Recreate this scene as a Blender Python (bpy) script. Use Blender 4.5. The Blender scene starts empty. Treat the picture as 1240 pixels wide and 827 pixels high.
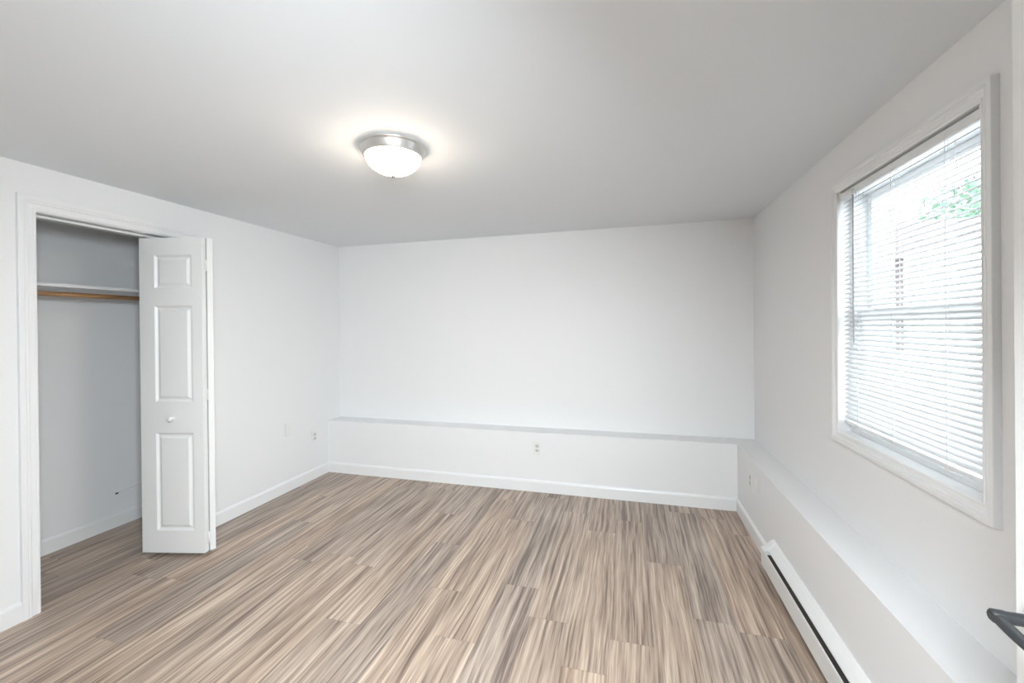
import bpy, bmesh, math, random
from mathutils import Vector, Matrix
random.seed(7)
scene = bpy.context.scene
COL = scene.collection

# ------------------------------------------------------------------ camera, light, exposure
cam_data = bpy.data.cameras.new('camera')
cam = bpy.data.objects.new('camera', cam_data)
COL.objects.link(cam)
cam_data.sensor_width = 36.0
cam_data.lens = 510.91 / 1240 * 36
cam_data.shift_y = -16.94 / 1240
cam_data.clip_start = 0.02
CR = Vector((0.96369645, 0.26681146, -0.01003966))
CU = Vector((0.00898656, 0.00516773, 0.99994627))
CF = Vector((-0.26684901, 0.96373489, -0.0025824))
cam.matrix_world = Matrix(((CR.x, CU.x, -CF.x, 0.0), (CR.y, CU.y, -CF.y, 0.0), (CR.z, CU.z, -CF.z, 1.416), (0, 0, 0, 1)))
scene.camera = cam

scene.view_settings.view_transform = 'Standard'
scene.view_settings.look = 'None'
scene.view_settings.gamma = 1.0
scene.view_settings.use_curve_mapping = False
scene.view_settings.exposure = 0.0

SKY = 12.0
FILL = 83.0
DOME = 76.0
SUN = 8.0
world = bpy.data.worlds.new('overcast_sky')
scene.world = world
world.use_nodes = True
bg = world.node_tree.nodes['Background']
bg.inputs['Color'].default_value = (0.86, 0.93, 1.0, 1)
bg.inputs['Strength'].default_value = SKY

def area_light(name, loc, rot, sx, sy, power, color=(1, 1, 1), portal=False):
    d = bpy.data.lights.new(name, 'AREA')
    d.shape = 'RECTANGLE'
    d.size, d.size_y = sx, sy
    d.energy = power
    d.color = color
    if portal:
        d.cycles.is_portal = True
    o = bpy.data.objects.new(name, d)
    o.location = loc
    o.rotation_euler = rot
    COL.objects.link(o)
    return o

area_light('window_portal', (1.17, 1.89, 1.47), (0, math.radians(90), 0), 1.16, 0.9, 1.0, portal=True)
# added fill light to brighten the room, just behind the open doorway
fill_dir = Vector((-0.71, 0.61, -0.82))
fill = area_light('doorway_fill', (0.04, -0.07, 1.74), fill_dir.to_track_quat("-Z", "Y").to_euler(), 0.45, 0.5, FILL, (0.85, 0.94, 1.0))
fill.data.spread = math.radians(150)
# the sun stands behind this house: it lights the neighbour's front and never enters the window
sd = bpy.data.lights.new('sun', 'SUN')
sd.energy = SUN
sd.angle = math.radians(1.0)
so = bpy.data.objects.new('sun', sd)
so.rotation_euler = (0, math.radians(-38), math.radians(20))
COL.objects.link(so)

# ------------------------------------------------------------------ materials
def new_mat(name):
    m = bpy.data.materials.new(name)
    m.use_nodes = True
    nt = m.node_tree
    return m, nt, nt.nodes['Principled BSDF'], nt.nodes['Material Output']

def N(nt, kind, **kw):
    n = nt.nodes.new(kind)
    for k, v in kw.items():
        setattr(n, k, v)
    return n

def paint(name, color, rough=0.5, bump=0.0, scale=180.0, metallic=0.0, spec=0.5):
    m, nt, b, out = new_mat(name)
    b.inputs['Base Color'].default_value = (*color, 1)
    b.inputs['Roughness'].default_value = rough
    b.inputs['Metallic'].default_value = metallic
    b.inputs['Specular IOR Level'].default_value = spec
    tc = N(nt, 'ShaderNodeTexCoord')
    no = N(nt, 'ShaderNodeTexNoise')
    no.inputs['Scale'].default_value = scale
    no.inputs['Detail'].default_value = 3
    nt.links.new(tc.outputs['Object'], no.inputs['Vector'])
    if bump > 0:
        bp = N(nt, 'ShaderNodeBump')
        bp.inputs['Strength'].default_value = bump
        bp.inputs['Distance'].default_value = 0.002
        nt.links.new(no.outputs['Fac'], bp.inputs['Height'])
        nt.links.new(bp.outputs['Normal'], b.inputs['Normal'])
    mr = N(nt, 'ShaderNodeMapRange')
    mr.inputs['To Min'].default_value = max(0.02, rough - 0.05)
    mr.inputs['To Max'].default_value = min(1.0, rough + 0.05)
    nt.links.new(no.outputs['Fac'], mr.inputs['Value'])
    nt.links.new(mr.outputs['Result'], b.inputs['Roughness'])
    return m

M = {}
M['wall'] = paint('wall_paint', (0.86, 0.86, 0.862), 0.6, 0.10, 220)
M['ceiling'] = paint('ceiling_paint', (0.83, 0.848, 0.868), 0.8, 0.10, 160)
M['trim'] = paint('trim_paint', (0.87, 0.87, 0.87), 0.35)
M['door'] = paint('door_paint', (0.86, 0.86, 0.85), 0.38, 0.05, 90)
M['vinyl'] = paint('white_vinyl', (0.86, 0.87, 0.88), 0.35)
M['plastic'] = paint('white_plastic', (0.84, 0.84, 0.82), 0.3)
M['socket'] = paint('outlet_face', (0.66, 0.66, 0.64), 0.35)
M['dark'] = paint('dark_slot', (0.03, 0.03, 0.03), 0.6)
M['enamel'] = paint('heater_enamel', (0.84, 0.84, 0.83), 0.35)
M['fins'] = paint('heater_fins', (0.10, 0.085, 0.075), 0.55, metallic=0.3)
M['nickel'] = paint('brushed_nickel', (0.80, 0.78, 0.75), 0.33, metallic=1.0)
M['brass'] = paint('aged_nickel', (0.42, 0.36, 0.29), 0.4, metallic=0.7)
M['lever'] = paint('dark_satin_metal', (0.045, 0.047, 0.05), 0.45, metallic=0.4)
M['steel'] = paint('zinc_steel', (0.55, 0.55, 0.56), 0.4, metallic=0.9)
M['cord'] = paint('white_cord', (0.82, 0.82, 0.82), 0.7)
M['grey_cable'] = paint('grey_cable', (0.45, 0.45, 0.46), 0.5)
M['paving'] = paint('pale_concrete', (0.42, 0.42, 0.42), 0.9, 0.3, 12)
M['leaf'] = paint('tree_leaves', (0.16, 0.26, 0.18), 0.8)
M['bark'] = paint('tree_bark', (0.05, 0.035, 0.025), 0.9, 0.6, 40)
M['roof'] = paint('roof_shingle', (0.55, 0.55, 0.56), 0.9, 0.4, 60)

def wood_rod():
    m, nt, b, out = new_mat('rod_wood')
    tc = N(nt, 'ShaderNodeTexCoord')
    mp = N(nt, 'ShaderNodeMapping')
    mp.inputs['Scale'].default_value = (60, 4, 60)
    no = N(nt, 'ShaderNodeTexNoise')
    no.inputs['Scale'].default_value = 1.0
    no.inputs['Detail'].default_value = 5
    cr = N(nt, 'ShaderNodeValToRGB')
    cr.color_ramp.elements[0].position = 0.3
    cr.color_ramp.elements[0].color = (0.22, 0.105, 0.045, 1)
    cr.color_ramp.elements[1].position = 0.7
    cr.color_ramp.elements[1].color = (0.48, 0.28, 0.13, 1)
    nt.links.new(tc.outputs['Object'], mp.inputs['Vector'])
    nt.links.new(mp.outputs['Vector'], no.inputs['Vector'])
    nt.links.new(no.outputs['Fac'], cr.inputs['Fac'])
    nt.links.new(cr.outputs['Color'], b.inputs['Base Color'])
    b.inputs['Roughness'].default_value = 0.45
    return m
M['rod'] = wood_rod()

def slat_mat():
    m, nt, b, out = new_mat('blind_slat')
    b.inputs['Base Color'].default_value = (0.80, 0.81, 0.82, 1)
    b.inputs['Roughness'].default_value = 0.4
    tr = N(nt, 'ShaderNodeBsdfTranslucent')
    tr.inputs['Color'].default_value = (0.88, 0.9, 0.92, 1)
    mx = N(nt, 'ShaderNodeMixShader')
    mx.inputs['Fac'].default_value = 0.06
    nt.links.new(b.outputs['BSDF'], mx.inputs[1])
    nt.links.new(tr.outputs['BSDF'], mx.inputs[2])
    nt.links.new(mx.outputs['Shader'], out.inputs['Surface'])
    return m
M['slat'] = slat_mat()

def glass_mat():
    m, nt, b, out = new_mat('window_glass')
    t = N(nt, 'ShaderNodeBsdfTransparent')
    t.inputs['Color'].default_value = (0.96, 0.98, 0.97, 1)
    g = N(nt, 'ShaderNodeBsdfGlossy')
    g.inputs['Roughness'].default_value = 0.02
    fr = N(nt, 'ShaderNodeFresnel')
    fr.inputs['IOR'].default_value = 1.45
    mx = N(nt, 'ShaderNodeMixShader')
    ge = N(nt, 'ShaderNodeNewGeometry')
    fm = N(nt, 'ShaderNodeMath', operation='MULTIPLY')
    inv = N(nt, 'ShaderNodeMath', operation='SUBTRACT')
    inv.inputs[0].default_value = 1.0
    nt.links.new(ge.outputs['Backfacing'], inv.inputs[1])
    nt.links.new(fr.outputs['Fac'], fm.inputs[0])
    nt.links.new(inv.outputs[0], fm.inputs[1])
    nt.links.new(fm.outputs[0], mx.inputs['Fac'])
    nt.links.new(t.outputs['BSDF'], mx.inputs[1])
    nt.links.new(g.outputs['BSDF'], mx.inputs[2])
    nt.links.new(mx.outputs['Shader'], out.inputs['Surface'])
    return m
M['glass'] = glass_mat()

def dome_mat():
    m, nt, b, out = new_mat('lit_frosted_glass')
    b.inputs['Base Color'].default_value = (0.9, 0.86, 0.78, 1)
    b.inputs['Roughness'].default_value = 0.35
    b.inputs['Emission Color'].default_value = (1.0, 0.84, 0.67, 1)
    # emission graded to spare the ceiling: brightest at the bottom, dimmer at the rim
    tc = N(nt, 'ShaderNodeTexCoord')
    sep = N(nt, 'ShaderNodeSeparateXYZ')
    mr = N(nt, 'ShaderNodeMapRange')
    mr.inputs['From Min'].default_value = -0.030
    mr.inputs['From Max'].default_value = -0.124
    mr.inputs['To Min'].default_value = DOME * 0.10
    mr.inputs['To Max'].default_value = DOME
    nt.links.new(tc.outputs['Object'], sep.inputs[0])
    nt.links.new(sep.outputs['Z'], mr.inputs['Value'])
    nt.links.new(mr.outputs['Result'], b.inputs['Emission Strength'])
    return m
M['dome'] = dome_mat()

def brick_mat():
    m, nt, b, out = new_mat('dark_brick')
    tc = N(nt, 'ShaderNodeTexCoord')
    mp = N(nt, 'ShaderNodeMapping')
    mp.inputs['Rotation'].default_value = (math.radians(90), 0, math.radians(90))
    br = N(nt, 'ShaderNodeTexBrick')
    br.inputs['Color1'].default_value = (0.13, 0.10, 0.098, 1)
    br.inputs['Color2'].default_value = (0.11, 0.085, 0.085, 1)
    br.inputs['Mortar'].default_value = (0.12, 0.11, 0.11, 1)
    br.inputs['Scale'].default_value = 4.5
    nt.links.new(tc.outputs['Object'], mp.inputs['Vector'])
    nt.links.new(mp.outputs['Vector'], br.inputs['Vector'])
    nt.links.new(br.outputs['Color'], b.inputs['Base Color'])
    b.inputs['Roughness'].default_value = 0.9
    return m
M['brick'] = brick_mat()
M['siding'] = paint('house_siding', (0.75, 0.75, 0.74), 0.7)

def floor_mat():
    m, nt, b, out = new_mat('zebra_laminate_planks')
    L = nt.links.new
    def math_(op, a=None, v=None, c=None):
        n = N(nt, 'ShaderNodeMath', operation=op)
        for i, q in enumerate((a, v, c)):
            if q is None:
                continue
            if isinstance(q, (int, float)):
                n.inputs[i].default_value = q
            else:
                L(q, n.inputs[i])
        return n.outputs[0]
    tc = N(nt, 'ShaderNodeTexCoord')
    sep = N(nt, 'ShaderNodeSeparateXYZ')
    L(tc.outputs['Object'], sep.inputs[0])
    X, Y = sep.outputs['X'], sep.outputs['Y']
    PW, PL = 0.192, 1.21
    xs = math_('DIVIDE', math_('ADD', X, 9.6 - 0.093), PW)
    row = math_('FLOOR', xs)
    fx = math_('FRACT', xs)
    wn = N(nt, 'ShaderNodeTexWhiteNoise', noise_dimensions='1D')
    L(row, wn.inputs['W'])
    ys = math_('ADD', math_('DIVIDE', math_('ADD', Y, 12.1), PL), wn.outputs['Value'])
    pl = math_('FLOOR', ys)
    fy = math_('FRACT', ys)
    pid = math_('ADD', math_('MULTIPLY', row, 17.31), math_('MULTIPLY', pl, 5.77))
    wn2 = N(nt, 'ShaderNodeTexWhiteNoise', noise_dimensions='1D')
    L(pid, wn2.inputs['W'])
    rnd = wn2.outputs['Value']
    # grain coordinates: strongly stretched along the plank, shifted per plank, gently wavy
    warp = N(nt, 'ShaderNodeTexNoise', noise_dimensions='3D')
    cw = N(nt, 'ShaderNodeCombineXYZ')
    L(math_('MULTIPLY', X, 5.0), cw.inputs[0])
    L(math_('MULTIPLY', Y, 1.6), cw.inputs[1])
    L(math_('MULTIPLY', rnd, 31.0), cw.inputs[2])
    L(cw.outputs[0], warp.inputs['Vector'])
    warp.inputs['Scale'].default_value = 1.0
    warp.inputs['Detail'].default_value = 2
    xw = math_('ADD', X, math_('MULTIPLY', math_('SUBTRACT', warp.outputs['Fac'], 0.5), 0.034))
    def grain(sx, sy, off, detail=4, rough=0.55):
        c = N(nt, 'ShaderNodeCombineXYZ')
        L(math_('MULTIPLY', xw, sx), c.inputs[0])
        L(math_('MULTIPLY', Y, sy), c.inputs[1])
        L(math_('ADD', math_('MULTIPLY', rnd, 97.0), off), c.inputs[2])
        n = N(nt, 'ShaderNodeTexNoise', noise_dimensions='3D')
        n.inputs['Scale'].default_value = 1.0
        n.inputs['Detail'].default_value = detail
        n.inputs['Roughness'].default_value = rough
        L(c.outputs[0], n.inputs['Vector'])
        return n.outputs['Fac']
    g1 = grain(52, 1.5, 0.0, 4, 0.62)      # main stripes
    g2 = grain(130, 3.2, 11.0, 3, 0.6)    # fine lines
    g3 = grain(16, 0.8, 23.0, 2, 0.5)     # broad bands
    cr = N(nt, 'ShaderNodeValToRGB')
    e = cr.color_ramp.elements
    e[0].position = 0.37; e[0].color = (0.172, 0.126, 0.101, 1)
    e[1].position = 0.66; e[1].color = (0.63, 0.53, 0.435, 1)
    q = e.new(0.45); q.color = (0.32, 0.24, 0.187, 1)
    q = e.new(0.55); q.color = (0.455, 0.357, 0.282, 1)
    mixv = math_('ADD', math_('ADD', math_('MULTIPLY', g1, 0.60), math_('MULTIPLY', g2, 0.26)), math_('MULTIPLY', g3, 0.14))
    mixv = math_('ADD', math_('MULTIPLY', math_('SUBTRACT', mixv, 0.5), 1.25), 0.5)
    mixv = math_('ADD', mixv, math_('MULTIPLY', math_('SUBTRACT', rnd, 0.5), 0.05))
    L(mixv, cr.inputs['Fac'])
    # sparse dark streaks
    st = N(nt, 'ShaderNodeMapRange')
    st.inputs['From Min'].default_value = 0.60
    st.inputs['From Max'].default_value = 0.72
    L(grain(75, 2.2, 41.0, 2, 0.5), st.inputs['Value'])
    dk = N(nt, 'ShaderNodeMix', data_type='RGBA')
    dk.inputs['B'].default_value = (0.10, 0.075, 0.066, 1)
    L(math_('MULTIPLY', st.outputs['Result'], 0.75), dk.inputs['Factor'])
    L(cr.outputs['Color'], dk.inputs['A'])
    # plank hue shift
    hs = N(nt, 'ShaderNodeHueSaturation')
    L(math_('ADD', math_('MULTIPLY', rnd, 0.25), 0.86), hs.inputs['Saturation'])
    L(math_('ADD', math_('MULTIPLY', rnd, 0.10), 0.95), hs.inputs['Value'])
    L(dk.outputs['Result'], hs.inputs['Color'])
    # seams
    ex = math_('MINIMUM', fx, math_('SUBTRACT', 1.0, fx))
    ey = math_('MINIMUM', fy, math_('SUBTRACT', 1.0, fy))
    sx_ = math_('LESS_THAN', math_('MULTIPLY', ex, PW), 0.0009)
    sy_ = math_('LESS_THAN', math_('MULTIPLY', ey, PL), 0.0012)
    seam = math_('MAXIMUM', sx_, sy_)
    sm = N(nt, 'ShaderNodeMix', data_type='RGBA')
    sm.inputs['B'].default_value = (0.12, 0.085, 0.07, 1)
    L(math_('MULTIPLY', seam, 0.38), sm.inputs['Factor'])
    L(hs.outputs['Color'], sm.inputs['A'])
    L(sm.outputs['Result'], b.inputs['Base Color'])
    rr = N(nt, 'ShaderNodeMapRange')
    rr.inputs['To Min'].default_value = 0.26
    rr.inputs['To Max'].default_value = 0.40
    L(g2, rr.inputs['Value'])
    L(rr.outputs['Result'], b.inputs['Roughness'])
    b.inputs['Specular IOR Level'].default_value = 0.5
    bp = N(nt, 'ShaderNodeBump')
    bp.inputs['Strength'].default_value = 0.06
    bp.inputs['Distance'].default_value = 0.001
    L(g2, bp.inputs['Height'])
    L(bp.outputs['Normal'], b.inputs['Normal'])
    return m
M['floor'] = floor_mat()

# ------------------------------------------------------------------ mesh helpers
class MB:
    """collects shapes, then links them as one mesh object"""
    def __init__(self):
        self.bm = bmesh.new()
    def box(self, lo, hi, bevel=0.0, seg=2):
        t = bmesh.new()
        bmesh.ops.create_cube(t, size=1.0)
        for v in t.verts:
            v.co = Vector([(lo[i] + hi[i]) / 2 + v.co[i] * (hi[i] - lo[i]) for i in range(3)])
        if bevel > 0:
            bmesh.ops.bevel(t, geom=t.edges[:], offset=bevel, segments=seg, affect='EDGES', profile=0.5)
        self.add(t)
        return self
    def add(self, t, mat=None):
        if mat is not None:
            bmesh.ops.transform(t, matrix=mat, verts=t.verts[:])
        me = bpy.data.meshes.new('tmp')
        t.to_mesh(me)
        t.free()
        self.bm.from_mesh(me)
        bpy.data.meshes.remove(me)
    def faces(self, verts, faces):
        vs = [self.bm.verts.new(v) for v in verts]
        for f in faces:
            self.bm.faces.new([vs[i] for i in f])
        return self
    def loft(self, rings, closed_ring=True, caps=True, closed_path=False, smooth=False):
        vr = [[self.bm.verts.new(p) for p in r] for r in rings]
        n = len(vr[0])
        pairs = list(zip(vr, vr[1:])) + ([(vr[-1], vr[0])] if closed_path else [])
        for a, b in pairs:
            for i in range(n if closed_ring else n - 1):
                j = (i + 1) % n
                f = self.bm.faces.new((a[i], a[j], b[j], b[i]))
                f.smooth = smooth
        if caps and closed_ring and not closed_path:
            self.bm.faces.new(vr[0][::-1])
            self.bm.faces.new(vr[-1])
        return self
    def lathe(self, prof, center, seg=48, axis='Z', smooth=True):
        rings = []
        for r, h in prof:
            ring = []
            for k in range(seg):
                a = 2 * math.pi * k / seg
                p = Vector((r * math.cos(a), r * math.sin(a), h))
                if axis == 'X':
                    p = Vector((p.z, p.x, p.y))
                elif axis == 'Y':
                    p = Vector((p.y, p.z, p.x))
                ring.append(p + Vector(center))
            rings.append(ring)
        return self.loft(rings, smooth=smooth)
    def tube(self, pts, r, seg=10, smooth=True):
        pts = [Vector(p) for p in pts]
        rings = []
        for i, p in enumerate(pts):
            d = (pts[min(i + 1, len(pts) - 1)] - pts[max(i - 1, 0)]).normalized()
            up = Vector((0, 0, 1)) if abs(d.z) < 0.9 else Vector((1, 0, 0))
            s = d.cross(up).normalized()
            t = s.cross(d).normalized()
            rings.append([p + r * (math.cos(2 * math.pi * k / seg) * s + math.sin(2 * math.pi * k / seg) * t) for k in range(seg)])
        return self.loft(rings, smooth=smooth)
    def build(self, name, mat, parent=None, loc=None, rot=None):
        bmesh.ops.recalc_face_normals(self.bm, faces=self.bm.faces[:])
        me = bpy.data.meshes.new(name)
        self.bm.to_mesh(me)
        self.bm.free()
        me.materials.append(mat)
        o = bpy.data.objects.new(name, me)
        COL.objects.link(o)
        if loc:
            o.location = loc
        if rot:
            o.rotation_euler = rot
        if parent:
            o.parent = parent
        return o

def empty(name, loc=(0, 0, 0), rot=(0, 0, 0)):
    o = bpy.data.objects.new(name, None)
    o.empty_display_size = 0.1
    o.location = loc
    o.rotation_euler = rot
    COL.objects.link(o)
    return o

def tag(o, label, cat, group=None, kind=None):
    o['label'] = label
    o['category'] = cat
    if group:
        o['group'] = group
    if kind:
        o['kind'] = kind
    return o

def struct(o, label, cat):
    return tag(o, label, cat, kind='structure')

# ------------------------------------------------------------------ measures of the room (metres)
XL, XR = -2.876, 0.950           # left wall, window wall
XC = 0.785                       # face of the ledge under the window
YB, YF = 3.718, 3.534            # back wall, face of the back ledge
YR = 0.05                        # rear wall with the doorway
ZC = 2.25                        # ceiling
ZL = 0.506                       # ledge top
CXB = -3.580                     # closet back wall
CY0, CY1 = 0.95, 2.62            # closet sides
OY0, OY1, OZ = 1.413, 2.215, 2.018   # closet opening
WY0, WY1, WZ0, WZ1 = 1.472, 2.306, 0.915, 2.021   # window opening
DX0, DX1, DZ = -0.27, 0.57, 2.04 # doorway behind the camera
WT = 0.12

# ------------------------------------------------------------------ the room shell
o = MB().box((CXB - 0.1, -2.0, -0.08), (XR + 0.2, YB + 0.15, 0.0)).build('floor', M['floor'])
struct(o, 'grey brown striped wood laminate plank floor', 'floor')
o = MB().box((CXB - 0.1, -2.0, ZC), (XR + 0.2, YB + 0.15, ZC + 0.1)).build('ceiling', M['ceiling'])
struct(o, 'flat white painted ceiling around the lit dome light', 'ceiling')

b = MB()
b.box((XL - WT, YR - WT, 0), (XL, OY0 - 0.018, ZC))
b.box((XL - WT, OY1 + 0.018, 0), (XL, YB, ZC))
b.box((XL - WT, OY0 - 0.018, OZ + 0.018), (XL, OY1 + 0.018, ZC))
struct(b.build('wall_left', M['wall']), 'white left wall with the closet opening', 'wall')
struct(MB().box((CXB - 0.1, YB, 0), (XR + 0.2, YB + 0.12, ZC)).build('wall_back', M['wall']),
       'plain white back wall above the low ledge', 'wall')
b = MB()
XO = 1.16
b.box((XR, YR - WT, 0), (XO, WY0 - 0.012, ZC))
b.box((XR, WY1 + 0.012, 0), (XO, YB, ZC))
b.box((XR, WY0 - 0.012, WZ1 + 0.012), (XO, WY1 + 0.012, ZC))
b.box((XR, WY0 - 0.012, 0), (XO, WY1 + 0.012, WZ0 - 0.012))
struct(b.build('wall_right', M['wall']), 'white right wall around the window with blinds', 'wall')
b = MB()
b.box((XL, YR - WT, 0), (DX0, YR, ZC))
b.box((DX1, YR - WT, 0), (XR, YR, ZC))
b.box((DX0, YR - WT, DZ), (DX1, YR, ZC))
struct(b.build('wall_rear', M['wall']), 'white rear wall with the doorway the camera looks through', 'wall')
# low ledges in front of the back and the window wall
b = MB()
b.box((XL, YF, 0), (XR, YB, ZL), 0.0)
struct(b.build('wall_ledge_back', M['wall']), 'low white boxed ledge running along the back wall', 'ledge')
b = MB()
b.box((XC, YR, 0), (XR, YF, ZL), 0.0)
struct(b.build('wall_ledge_right', M['wall']), 'low white boxed ledge under the window', 'ledge')
# closet interior
struct(MB().box((CXB - 0.08, CY0 - 0.08, 0), (CXB, CY1 + 0.08, ZC)).build('wall_closet_back', M['wall']),
       'shaded white back wall inside the closet', 'wall')
struct(MB().box((CXB, CY0 - 0.08, 0), (XL - WT, CY0, ZC)).build('wall_closet_left', M['wall']),
       'white side wall at the left end of the closet', 'wall')
struct(MB().box((CXB, CY1, 0), (XL - WT, CY1 + 0.08, ZC)).build('wall_closet_right', M['wall']),
       'white side wall at the right end of the closet', 'wall')
# hallway behind the camera
struct(MB().box((-1.6, -2.0, 0), (XR + 0.1, -1.9, ZC)).build('wall_hallway_rear', M['wall']), 'white hallway wall behind the doorway', 'wall')
struct(MB().box((-1.7, -1.9, 0), (-1.6, YR - WT, ZC)).build('wall_hallway_left', M['wall']), 'white hallway wall at the left of the doorway', 'wall')
struct(MB().box((XR, -1.9, 0), (XR + 0.1, YR - WT, ZC)).build('wall_hallway_right', M['wall']), 'white hallway wall at the right of the doorway', 'wall')

# ------------------------------------------------------------------ baseboards
def base_profile(h=0.098, t=0.014):
    return [(0, 0), (t, 0), (t, h - 0.016), (t - 0.004, h - 0.006), (t - 0.009, h), (0, h)]

def baseboard(name, p0, p1, n, label, h=0.098):
    p0, p1, n = Vector((*p0, 0)), Vector((*p1, 0)), Vector((*n, 0))
    b = MB()
    b.loft([[p + n * x + Vector((0, 0, z)) for x, z in base_profile(h)] for p in (p0, p1)])
    struct(b.build(name, M['trim']), label, 'baseboard')

baseboard('baseboard_left', (XL, OY1 + 0.072), (XL, YF - 0.012), (1, 0), 'white baseboard on the left wall, right of the closet')
baseboard('baseboard_left_front', (XL, YR), (XL, OY0 - 0.073), (1, 0), 'white baseboard on the left wall, left of the closet')
baseboard('baseboard_back', (XL, YF), (XC - 0.0, YF), (0, -1), 'white baseboard along the back ledge')
baseboard('baseboard_right', (XC, 2.702), (XC, YF - 0.012), (-1, 0), 'white baseboard on the right ledge between corner and heater')
baseboard('baseboard_closet', (CXB, CY0), (CXB, CY1), (1, 0), 'white baseboard at the back of the closet')

# ------------------------------------------------------------------ casings
def casing_profile(w, t):
    # (offset outward from the opening, thickness): stepped colonial moulding
    return [(0, 0), (0, t * 0.45), (w * 0.10, t * 0.62), (w * 0.16, t * 0.62), (w * 0.20, t * 0.50), (w * 0.34, t * 0.58),
            (w * 0.44, t * 0.60), (w * 0.50, t * 0.86), (w * 0.58, t * 0.95), (w * 0.64, t * 0.80), (w * 0.70, t), (w * 0.97, t), (w, t * 0.94), (w, 0)]

def casing(name, x, nx, y0, y1, z0, z1, w, t, four, label):
    b = MB()
    prof = casing_profile(w, t)
    def ring(y, z, dy, dz):
        return [Vector((x + nx * d, y + dy * u, z + dz * u)) for u, d in prof]
    if four:
        b.loft([ring(y0, z0, -1, -1), ring(y0, z1, -1, 1), ring(y1, z1, 1, 1), ring(y1, z0, 1, -1)], closed_path=True)
    else:
        b.loft([ring(y0, z0, -1, 0), ring(y0, z1, -1, 1), ring(y1, z1, 1, 1), ring(y1, z0, 1, 0)])
    return struct(b.build(name, M['trim']), label, 'trim')

casing('trim_1', XL, 1, OY0 - 0.004, OY1 + 0.004, 0.0, OZ + 0.004, 0.070, 0.018, False, 'white moulded casing around the closet opening')
casing('trim_2', XR, -1, WY0, WY1, WZ0, WZ1, 0.051, 0.020, True, 'white moulded casing around the window')
# closet jamb lining and bifold track
b = MB()
b.box((XL - WT, OY0 - 0.018, 0), (XL, OY0, OZ + 0.018))
b.box((XL - WT, OY1, 0), (XL, OY1 + 0.018, OZ + 0.018))
b.box((XL - WT, OY0, OZ), (XL, OY1, OZ + 0.018))
struct(b.build('trim_3', M['trim']), 'white jamb boards lining the closet opening', 'trim')
b = MB()
TX = -2.945
b.box((TX - 0.016, OY0, OZ - 0.020), (TX - 0.013, OY1, OZ))
b.box((TX + 0.013, OY0, OZ - 0.020), (TX + 0.016, OY1, OZ))
b.box((TX - 0.016, OY0, OZ - 0.003), (TX + 0.016, OY1, OZ))
b.box((TX - 0.016, OY0, OZ - 0.020), (TX - 0.005, OY1, OZ - 0.017))
b.box((TX + 0.005, OY0, OZ - 0.020), (TX + 0.016, OY1, OZ - 0.017))
struct(b.build('trim_4', M['plastic']), 'white metal track under the closet head jamb', 'trim')
# window jamb lining
b = MB()
XS = 1.03
b.box((XR, WY0 - 0.012, WZ0 - 0.012), (XO, WY0, WZ1 + 0.012))
b.box((XR, WY1, WZ0 - 0.012), (XO, WY1 + 0.012, WZ1 + 0.012))
b.box((XR, WY0, WZ1), (XO, WY1, WZ1 + 0.012))
b.box((XR, WY0, WZ0 - 0.012), (XO, WY1, WZ0))
struct(b.build('trim_5', M['trim']), 'white jamb boards lining the window recess', 'trim')

# ------------------------------------------------------------------ window: double hung vinyl sashes
win = empty('window_1', (1.06, (WY0 + WY1) / 2, WZ0))
struct(win, 'white double hung window behind the horizontal blinds', 'window')
def frame_mb(x0, x1, y0, y1, z0, z1, ws, wt, wb):
    b = MB()
    b.box((x0, y0, z0), (x1, y0 + ws, z1), 0.003, 1)
    b.box((x0, y1 - ws, z0), (x1, y1, z1), 0.003, 1)
    b.box((x0, y0 + ws, z1 - wt), (x1, y1 - ws, z1), 0.003, 1)
    b.box((x0, y0 + ws, z0), (x1, y1 - ws, z0 + wb), 0.003, 1)
    return b
def wpart(mb, name, mat, parent):
    o = mb.build(name, mat)
    o.parent = parent
    if parent is win:
        o.matrix_parent_inverse = Matrix.Translation(-win.location)
    return o
ZM = 1.455
wpart(frame_mb(0.992, 1.095, WY0, WY1, WZ0, WZ1, 0.022, 0.022, 0.022), 'window_frame', M['vinyl'], win)
up = wpart(frame_mb(1.050, 1.080, WY0 + 0.022, WY1 - 0.022, ZM - 0.018, WZ1 - 0.022, 0.036, 0.040, 0.036), 'upper_sash', M['vinyl'], win)
lo = wpart(frame_mb(1.014, 1.044, WY0 + 0.022, WY1 - 0.022, WZ0 + 0.022, ZM + 0.018, 0.036, 0.036, 0.055), 'lower_sash', M['vinyl'], win)
g1 = MB().box((1.063, WY0 + 0.056, ZM + 0.016), (1.067, WY1 - 0.056, WZ1 - 0.060)).build('glass_pane', M['glass'], up)
g2 = MB().box((1.027, WY0 + 0.056, WZ0 + 0.075), (1.031, WY1 - 0.056, ZM - 0.016)).build('glass_pane', M['glass'], lo)
b = MB().box((1.005, 1.87, ZM + 0.018), (1.040, 1.91, ZM + 0.026), 0.002, 1)
b.box((1.000, 1.882, ZM + 0.026), (1.034, 1.898, ZM + 0.034), 0.002, 1)
lk = b.build('sash_lock', M['plastic'], lo)

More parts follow.
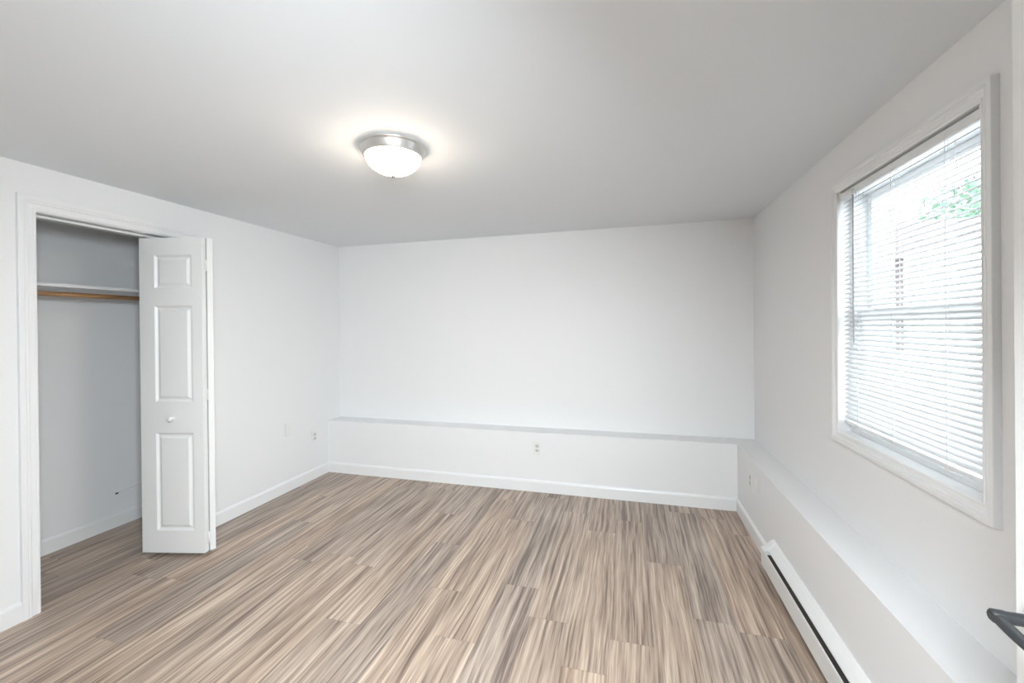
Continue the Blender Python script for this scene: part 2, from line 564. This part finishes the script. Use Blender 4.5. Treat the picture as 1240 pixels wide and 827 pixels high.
# ------------------------------------------------------------------ window blind
blind = empty('window_blind', (0.968, 1.888, 2.018))
tag(blind, 'white mini blind lowered and tilted half open in the window', 'blind')
BX, BY0, BY1 = 0.968, 1.484, 2.288
def bpart(mb, name, mat, parent=blind):
    o = mb.build(name, mat)
    o.parent = parent
    if parent is blind:
        o.matrix_parent_inverse = Matrix.Translation(-blind.location)
    return o
b = MB()
b.box((BX - 0.019, BY0 - 0.008, 1.986), (BX + 0.017, BY1 + 0.012, 2.013), 0.003, 2)
bpart(b, 'headrail', M['vinyl'])
for y in (BY0 - 0.009, BY1 + 0.001):
    b = MB().box((BX - 0.021, y, 1.984), (BX + 0.019, y + 0.012, 2.0205), 0.002, 1)
    bpart(b, 'mounting_bracket', M['plastic'])
b = MB()
TILT = math.radians(33)
PITCH = 0.0208
nslat = 0
z = 1.970
SEGY = 6
while z > 0.982:
    rows = []
    for s in range(7):
        u = (s / 6 - 0.5) * 0.025
        crown = 0.0022 * (1 - (2 * s / 6 - 1) ** 2)
        x = BX + u * math.cos(TILT) - crown * math.sin(TILT)
        zz = z + u * math.sin(TILT) + crown * math.cos(TILT)
        rows.append([Vector((x, BY0 + (BY1 - BY0) * k / SEGY, zz)) for k in range(SEGY + 1)])
    # thin shell: upper and lower skin
    t = Vector((math.sin(TILT), 0, -math.cos(TILT))) * 0.0005
    top = [[r[0] for r in rows], [r[-1] for r in rows]]
    ring0 = [r[0] for r in rows] + [r[0] + t for r in rows[::-1]]
    ring1 = [r[-1] for r in rows] + [r[-1] + t for r in rows[::-1]]
    b.loft([ring0, ring1], smooth=False)
    nslat += 1
    z -= PITCH
bpart(b, 'slats', M['slat'])
ZBOT = z
b = MB().box((BX - 0.013, BY0, 0.957), (BX + 0.013, BY1, 0.972), 0.004, 2)
br_ = bpart(b, 'bottom_rail', M['vinyl'])
for y in (2.165, 1.915, 1.632):
    b = MB()
    b.box((BX - 0.010, y - 0.011, 0.9535), (BX + 0.010, y + 0.011, 0.957), 0.001, 1)
    b.box((BX - 0.0155, y - 0.008, 0.955), (BX - 0.013, y + 0.008, 0.971), 0.001, 1)
    b.build('rail_clip', M['plastic'], br_)
for y in (2.165, 1.915, 1.632):
    b = MB()
    for dx in (-0.0135, 0.0135):
        b.tube([(BX + dx, y, 1.988), (BX + dx, y, 0.965)], 0.0008, 5)
    b.tube([(BX + 0.002, y + 0.012, 1.988), (BX + 0.002, y + 0.012, 0.968)], 0.0009, 5)
    bpart(b, 'ladder_cord', M['cord'])
b = MB()
b.tube([(0.9445, 2.168, 1.975), (0.9445, 2.168, 1.345), (0.9445, 2.168, 1.33)], 0.0036, 6, smooth=False)
wd = bpart(b, 'tilt_wand', M['grey_cable'])
b = MB()
b.tube([(0.9495, 2.17, 2.002), (0.941, 2.17, 1.996), (0.940, 2.169, 1.985), (0.9445, 2.168, 1.972)], 0.0022, 6)
b.lathe([(0.001, -0.008), (0.006, -0.006), (0.007, 0), (0.006, 0.006), (0.001, 0.008)], (0.945, 2.19, 1.999), 12, 'X')
b.build('wand_hook', M['plastic'], wd)

# ------------------------------------------------------------------ panelled doors
def panel_slab(W, H, T, panels, sunk=0.011):
    """slab in local x (width), y (0 front .. T back), z; raised-and-fielded panels on both faces"""
    b = MB()
    xs = sorted({0.0, W} | {p[0] for p in panels} | {p[1] for p in panels})
    zs = sorted({0.0, H} | {p[2] for p in panels} | {p[3] for p in panels})
    for side in (0, 1):
        y = 0.0 if side == 0 else T
        s = 1 if side == 0 else -1
        cache = {}
        def V(x, z, d=0.0):
            k = (round(x, 5), round(z, 5), round(d, 5))
            if k not in cache:
                cache[k] = b.bm.verts.new((x, y + s * d, z))
            return cache[k]
        for i in range(len(xs) - 1):
            for j in range(len(zs) - 1):
                x0, x1, z0, z1 = xs[i], xs[i + 1], zs[j], zs[j + 1]
                hit = any(p[0] <= x0 + 1e-6 and p[1] >= x1 - 1e-6 and p[2] <= z0 + 1e-6 and p[3] >= z1 - 1e-6 for p in panels)
                if not hit:
                    b.bm.faces.new((V(x0, z0), V(x1, z0), V(x1, z1), V(x0, z1)))
        for x0, x1, z0, z1 in panels:
            rings = []
            for off, d in ((0, 0), (0.003, 0.001), (0.013, sunk), (0.020, sunk), (0.034, 0.0025), (0.036, 0.002)):
                rings.append([V(x0 + off, z0 + off, d), V(x1 - off, z0 + off, d), V(x1 - off, z1 - off, d), V(x0 + off, z1 - off, d)])
            for a, c in zip(rings, rings[1:]):
                for k in range(4):
                    l = (k + 1) % 4
                    b.bm.faces.new((a[k], a[l], c[l], c[k]))
            b.bm.faces.new(rings[-1])
    # edges of the slab
    c = [(0, 0), (W, 0), (W, H), (0, H)]
    for k in range(4):
        (xa, za), (xb, zb) = c[k], c[(k + 1) % 4]
        n = 1
        b.faces([(xa, 0, za), (xb, 0, zb), (xb, T, zb), (xa, T, za)], [(0, 1, 2, 3)])
    bmesh.ops.remove_doubles(b.bm, verts=b.bm.verts[:], dist=1e-5)
    return b

PWID, PHGT, PT = 0.405, 1.972, 0.032
bif_panels = [(0.095, 0.340, 0.140, 0.752), (0.095, 0.340, 0.945, 1.548), (0.095, 0.340, 1.655, 1.865)]
bif = empty('door_1', (-2.95, 2.05, 0.0))
struct(bif, 'white bifold closet door folded open, three raised panels and a round knob', 'door')
ang = math.atan2(0.093, 0.401)
lead = panel_slab(PWID, PHGT, PT, bif_panels).build('lead_panel', M['door'])
lead.parent = bif
lead.location = Vector((-2.955, 1.927, 0.02)) - bif.location
lead.rotation_euler = (0, 0, ang)
# hinged panel: mirrored so that both meet at the apex in the room
ang2 = math.atan2(-0.098, 0.393)
back = panel_slab(PWID, PHGT, PT, bif_panels).build('hinged_panel', M['door'])
back.parent = bif
tip = Vector((-2.560, 2.053, 0.02))       # front corner of its apex edge
back.location = tip - Vector((math.cos(ang2), math.sin(ang2), 0)) * PWID - bif.location
back.rotation_euler = (0, 0, ang2)
kb = MB()
kb.lathe([(0.0105, 0.0), (0.0105, -0.003), (0.0065, -0.006), (0.006, -0.014), (0.012, -0.019), (0.0165, -0.026), (0.0165, -0.031), (0.012, -0.036), (0.004, -0.038)],
         (0.212, 0.0, 0.843), 24, 'Y')
kb.build('knob', M['plastic'], lead)
for hz in (1.80, 0.985, 0.085):
    h = MB()
    h.box((PWID, 0.004, hz - 0.034), (PWID + 0.0025, 0.029, hz + 0.034), 0.001, 1)
    h.tube([(PWID + 0.003, PT + 0.001, hz - 0.036), (PWID + 0.003, PT + 0.001, hz + 0.036)], 0.004, 8)
    for q in (-0.02, 0.0, 0.02):
        h.lathe([(0.0035, 0.0), (0.003, 0.0012), (0.0005, 0.0016)], (PWID + 0.0022, 0.015, hz + q), 8, 'X')
    h.build('hinge', M['plastic'], lead)
h = MB()
h.tube([(0.02, PT / 2, PHGT), (0.02, PT / 2, PHGT + 0.018)], 0.004, 8)
h.build('guide_pin', M['steel'], lead)
h = MB()
h.tube([(0.02, PT / 2, PHGT), (0.02, PT / 2, PHGT + 0.018)], 0.004, 8)
h.tube([(0.02, PT / 2, -0.018), (0.02, PT / 2, 0.0)], 0.005, 8)
h.build('pivot_pin', M['steel'], back)

# entry door beside the camera, opened towards the ledge
DW, DH, DT = 0.826, 2.03, 0.035
p6 = []
for x0, x1 in ((0.115, 0.375), (0.455, 0.715)):
    p6 += [(x0, x1, 0.22, 0.80), (x0, x1, 0.98, 1.55), (x0, x1, 1.66, 1.88)]
ent = empty('door_2', (0.560, 0.072, 0.008))
struct(ent, 'white room door opened beside the camera with dark lever handle', 'door')
ent.rotation_euler = (0, 0, math.atan2(0.826, 0.056))
# local x runs along the door from hinge to free edge; local -y faces the ledge, +y faces the room
slab = panel_slab(DW, DH, DT, p6).build('door_slab', M['door'], ent)
slab.location = (0, -DT, 0)
h = MB()
LX, LZ = 0.766, 0.945
h.lathe([(0.030, 0.0), (0.032, 0.002), (0.032, 0.007), (0.028, 0.010), (0.012, 0.011), (0.0095, 0.014), (0.0090, 0.046), (0.0100, 0.050), (0.0100, 0.064), (0.007, 0.067)],
        (LX, 0.0, LZ), 28, 'Y')
# lever bar: rounded at the joint, running back towards the hinge
rings = []
for k in range(13):
    u = k / 12
    xx = LX + 0.013 - u * 0.128
    hw = 0.0070 if 0 < k < 12 else 0.004
    ww = 0.0095 if 0 < k < 12 else 0.005
    if k == 1 or k == 11:
        hw, ww = 0.0062, 0.0085
    yy = 0.058 + 0.004 * math.sin(u * math.pi)
    cz = LZ - 0.003 * u
    rings.append([Vector((xx, yy + ww * math.cos(a), cz + hw * math.sin(a))) for a in [2 * math.pi * q / 12 for q in range(12)]])
h.loft(rings, smooth=True)
h.build('lever_handle', M['lever'], ent)
for hz in (0.2, 1.0, 1.8):
    h = MB()
    h.tube([(0.0, 0.004, hz - 0.045), (0.0, 0.004, hz + 0.045)], 0.006, 8)
    h.build('hinge', M['steel'], ent)

# ------------------------------------------------------------------ ceiling light
CLX, CLY = -1.045, 1.742
cl = empty('ceiling_light', (CLX, CLY, ZC))
tag(cl, 'round flush ceiling light with lit frosted glass dome and nickel rim', 'ceiling light')
b = MB()
b.lathe([(0.100, 0.0), (0.150, 0.0), (0.1535, -0.003), (0.1535, -0.009), (0.148, -0.012), (0.1455, -0.014), (0.1440, -0.020), (0.140, -0.030), (0.134, -0.044), (0.131, -0.048), (0.124, -0.048), (0.120, -0.040)],
        (0, 0, 0), 72)
b.build('rim', M['nickel'], cl)
b = MB()
prof = []
for k in range(17):
    a = k / 16 * math.pi / 2
    prof.append((max(0.0015, 0.1255 * math.cos(a)), -0.040 - 0.084 * math.sin(a)))
b.lathe([(0.1255, -0.030)] + prof, (0, 0, 0), 64)
b.build('glass_dome', M['dome'], cl)
b = MB()
b.lathe([(0.002, -0.121), (0.0135, -0.122), (0.014, -0.125), (0.010, -0.128), (0.0105, -0.132), (0.008, -0.138), (0.001, -0.141)], (0, 0, 0), 20)
b.build('finial', M['brass'], cl)

# ------------------------------------------------------------------ baseboard heater
HY0, HY1 = 0.95, 2.70
ht = empty('baseboard_heater', (0.755, (HY0 + HY1) / 2, 0.0))
tag(ht, 'long white electric baseboard heater under the window ledge', 'heater')
def hpart(mb, name, mat):
    o = mb.build(name, mat)
    o.parent = ht
    o.matrix_parent_inverse = Matrix.Translation(-ht.location)
    return o
EC = 0.05  # end section
def prism_y(b, prof, y0, y1):
    b.loft([[Vector((x, y, z)) for x, z in prof] for y in (y0, y1)])
    return b
b = MB()
prism_y(b, [(XC, 0.192), (XC - 0.004, 0.194), (0.763, 0.176), (0.743, 0.148), (0.742, 0.142), (0.745, 0.142), (0.765, 0.171), (XC - 0.004, 0.188), (XC - 0.004, 0.012), (XC, 0.012)], HY0, HY1 - EC)
hpart(b, 'back_housing', M['enamel'])
b = MB()
prism_y(b, [(0.7200, 0.144), (0.7175, 0.140), (0.7185, 0.046), (0.724, 0.038), (0.726, 0.040), (0.7215, 0.047), (0.7205, 0.138), (0.7215, 0.1405), (0.7245, 0.134), (0.727, 0.135)], HY0, HY1 - EC)
hpart(b, 'front_cover', M['enamel'])
b = MB()
b.tube([(0.752, HY0, 0.09), (0.752, HY1 - EC, 0.09)], 0.008, 8)
n = 100
for k in range(n):
    y = HY0 + 0.02 + (HY1 - EC - HY0 - 0.04) * k / (n - 1)
    b.box((0.730, y - 0.0004, 0.055), (0.775, y + 0.0004, 0.132))
hpart(b, 'heating_fins', M['fins'])
b = MB()
b.box((0.728, HY0, 0.030), (XC - 0.004, HY1 - EC, 0.034))
hpart(b, 'bottom_tray', M['fins'])
for y0, y1 in ((HY1 - EC, HY1), ):
    b = MB()
    prism_y(b, [(XC, 0.192), (XC - 0.004, 0.194), (0.760, 0.179), (0.738, 0.155), (0.7165, 0.142), (0.7175, 0.044), (0.726, 0.030), (XC, 0.012)], y0, y1)
    hpart(b, 'end_cap', M['enamel'])

# ------------------------------------------------------------------ electrical plates
def plate_mesh():
    return MB().box((-0.035, -0.006, -0.0575), (0.035, 0.0, 0.0575), 0.003, 2)
def make_outlet(label):
    t = empty('electrical_outlet')
    tag(t, label, 'outlet')
    plate_mesh().build('cover_plate', M['plastic'], t)
    for dz in (0.0195, -0.0195):
        b = MB()
        ring = []
        for k in range(24):
            a = 2 * math.pi * k / 24
            ring.append((0.0172 * math.cos(a), max(-0.0125, min(0.0125, 0.0172 * math.sin(a)))))
        b.loft([[Vector((x, y, dz + z)) for x, z in ring] for y in (-0.006, -0.0085)])
        r = b.build('receptacle', M['socket'], t)
        s = MB()
        s.box((-0.0078, -0.0089, dz - 0.001), (-0.0054, -0.0080, dz + 0.009))
        s.box((0.0054, -0.0089, dz), (0.0074, -0.0080, dz + 0.008))
        s.lathe([(0.003, -0.0080), (0.003, -0.0089)], (0.0, 0.0, dz - 0.0065), 12, 'Y')
        s.build('slots', M['dark'], r)
    b = MB().lathe([(0.0035, -0.006), (0.003, -0.0075), (0.0005, -0.008)], (0, 0, 0), 12, 'Y')
    b.build('screw', M['steel'], t)
    return t
def copy_tree(o, parent=None):
    c = o.copy()
    COL.objects.link(c)
    if parent:
        c.parent = parent
    for ch in o.children:
        copy_tree(ch, c)
    return c
out0 = make_outlet('white duplex outlet low on the face of the back ledge')
out0.location = (-0.766, YF, 0.373)
for loc, rz, lab in (((XL, 3.341, 0.397), -math.pi / 2 + math.pi, 'white duplex outlet on the left wall near the back corner'),
                     ((XC, 3.165, 0.362), -math.pi / 2, 'white duplex outlet on the right ledge near the back corner')):
    c = copy_tree(out0)
    c.location = loc
    c.rotation_euler = (0, 0, rz)
    c['label'] = lab
def make_blank(label):
    t = empty('wall_plate')
    tag(t, label, 'wall plate')
    plate_mesh().build('cover_plate', M['plastic'], t)
    for dz in (0.042, -0.042):
        MB().lathe([(0.0035, -0.006), (0.003, -0.0075), (0.0005, -0.008)], (0, 0, dz), 12, 'Y').build('screw', M['plastic'], t)
    return t
bl = make_blank('blank white wall plate on the left wall, above left of the outlet')
bl.location = (XL, 3.022, 0.537)
bl.rotation_euler = (0, 0, math.pi / 2)
c = copy_tree(bl)
c['label'] = 'blank white wall plate beside the outlet on the right ledge'
c.location = (XC, 3.055, 0.372)
c.rotation_euler = (0, 0, -math.pi / 2)

# ------------------------------------------------------------------ closet fittings
SX = -3.285
b = MB().box((CXB, CY0, 1.680), (SX, CY1, 1.700), 0.002, 1)
sh = tag(b.build('closet_shelf', M['trim']), 'white board shelf across the closet above the rod', 'shelf')
b = MB().box((CXB, CY0, 1.612), (CXB + 0.018, CY1, 1.680), 0.002, 1)
b.build('shelf_cleat', M['trim'], sh)
b = MB().tube([(SX - 0.015, CY0, 1.637), (SX - 0.015, CY1, 1.637)], 0.0155, 20)
tag(b.build('closet_rod', M['rod']), 'brown wooden closet rod hanging below the white shelf', 'rod')
BYK = 2.325
b = MB()
b.box((CXB + 0.018, BYK - 0.011, 1.520), (CXB + 0.021, BYK + 0.011, 1.680))
b.box((CXB + 0.018, BYK - 0.011, 1.677), (SX - 0.02, BYK + 0.011, 1.680))
b.tube([(CXB + 0.021, BYK, 1.535), (SX - 0.03, BYK, 1.618)], 0.005, 8)
b.tube([(SX - 0.036, BYK, 1.645), (SX - 0.033, BYK, 1.625), (SX - 0.022, BYK, 1.6175), (SX - 0.008, BYK, 1.6175), (SX + 0.003, BYK, 1.628)], 0.003, 8)
b.build('shelf_bracket', M['plastic'], sh)
b = MB()
b.tube([(CXB + 0.001, 2.43, 0.262), (CXB + 0.010, 2.40, 0.262), (CXB + 0.012, 2.30, 0.258), (CXB + 0.014, 2.20, 0.250), (CXB + 0.022, 2.168, 0.246)], 0.0028, 8)
cb = tag(b.build('coax_cable', M['plastic']), 'thin white cable end poking along the closet back wall', 'cable')
b = MB().lathe([(0.002, 0), (0.0055, 0.002), (0.0055, 0.014), (0.003, 0.018)], (0, 0, 0), 12, 'Y')
q = b.build('connector', M['fins'], cb)
q.location = (CXB + 0.023, 2.150, 0.245)

# ------------------------------------------------------------------ outside the window
GZ = 0.55
o = MB().box((XO, -12, GZ - 0.2), (40, 40, GZ)).build('paved_yard', M['paving'])
struct(o, 'pale paved ground outside the window', 'ground')
b = MB().box((XO, -1.5, 2.42), (XO + 1.0, 5.5, 2.50))  # unseen slab added to keep high sky light off the blinds
b.box((XO + 0.98, -1.5, 2.36), (XO + 1.0, 5.5, 2.52))
struct(b.build('sky_blocker', M['trim']), 'white eave added above the window to cut the high sky, outside', 'blocker')
hs = empty('neighbour_house', (10, 14, GZ))
tag(hs, 'pale neighbouring house seen faintly through the blinds', 'house')
def opart(mb, name, mat):
    o = mb.build(name, mat)
    o.parent = hs
    o.matrix_parent_inverse = Matrix.Translation(-hs.location)
    return o
b = MB()
for k in range(14):
    z0 = GZ + 0.2 * k
    prism = [(8.0, z0), (7.975, z0), (8.0 - 0.005, z0 + 0.2), (8.0, z0 + 0.2)]
    b.loft([[Vector((x, y, z)) for x, z in prism] for y in (12.0, 15.4)])
b.box((8.0, 12.0, GZ), (13, 15.4, GZ + 2.8))
opart(b, 'siding_wall', M['siding'])
opart(MB().box((7.6, 15.4, GZ), (13, 18.6, GZ + 3.9)), 'brick_wall', M['brick'])
opart(MB().box((7.55, 15.28, GZ), (7.72, 15.40, GZ + 3.9), 0.01, 1), 'corner_board', M['siding'])
opart(MB().box((7.3, 15.2, GZ), (7.6, 18.6, GZ + 1.75), 0.02, 1), 'porch_wall', M['siding'])
b = MB()
b.loft([[Vector((7.5, y, GZ + 2.8)), Vector((13.3, y, GZ + 2.8)), Vector((10.4, y, GZ + 3.6))] for y in (11.7, 15.4)])
opart(b, 'roof', M['roof'])
tr = empty('tree', (14.0, 22.0, GZ))
tag(tr, 'leafy green tree beyond the house outside the window', 'tree')
b = MB()
rings = []
for h_, r_ in ((0, 0.28), (0.6, 0.2), (2.5, 0.16), (4.5, 0.1), (6.0, 0.04)):
    rings.append([Vector((r_ * math.cos(2 * math.pi * k / 10) + 0.05 * h_ * 0.3, r_ * math.sin(2 * math.pi * k / 10), h_)) for k in range(10)])
b.loft(rings, smooth=True)
b.build('trunk', M['bark'], tr)
b = MB()
rnd = random.Random(3)
for k in range(1500):
    d = Vector((rnd.gauss(0, 1), rnd.gauss(0, 1), rnd.gauss(0, 1))).normalized() * (rnd.random() ** 0.4)
    p = Vector((d.x * 2.0, d.y * 2.2, 5.6 + d.z * 2.0))
    a = Vector((rnd.gauss(0, 1), rnd.gauss(0, 1), rnd.gauss(0, 1))).normalized()
    c_ = a.cross(Vector((rnd.gauss(0, 1), rnd.gauss(0, 1), rnd.gauss(0, 1)))).normalized()
    s = rnd.uniform(0.14, 0.26)
    b.faces([p - a * s, p + c_ * s * 0.5, p + a * s, p - c_ * s * 0.5], [(0, 1, 2, 3)])
b.build('foliage', M['leaf'], tr)
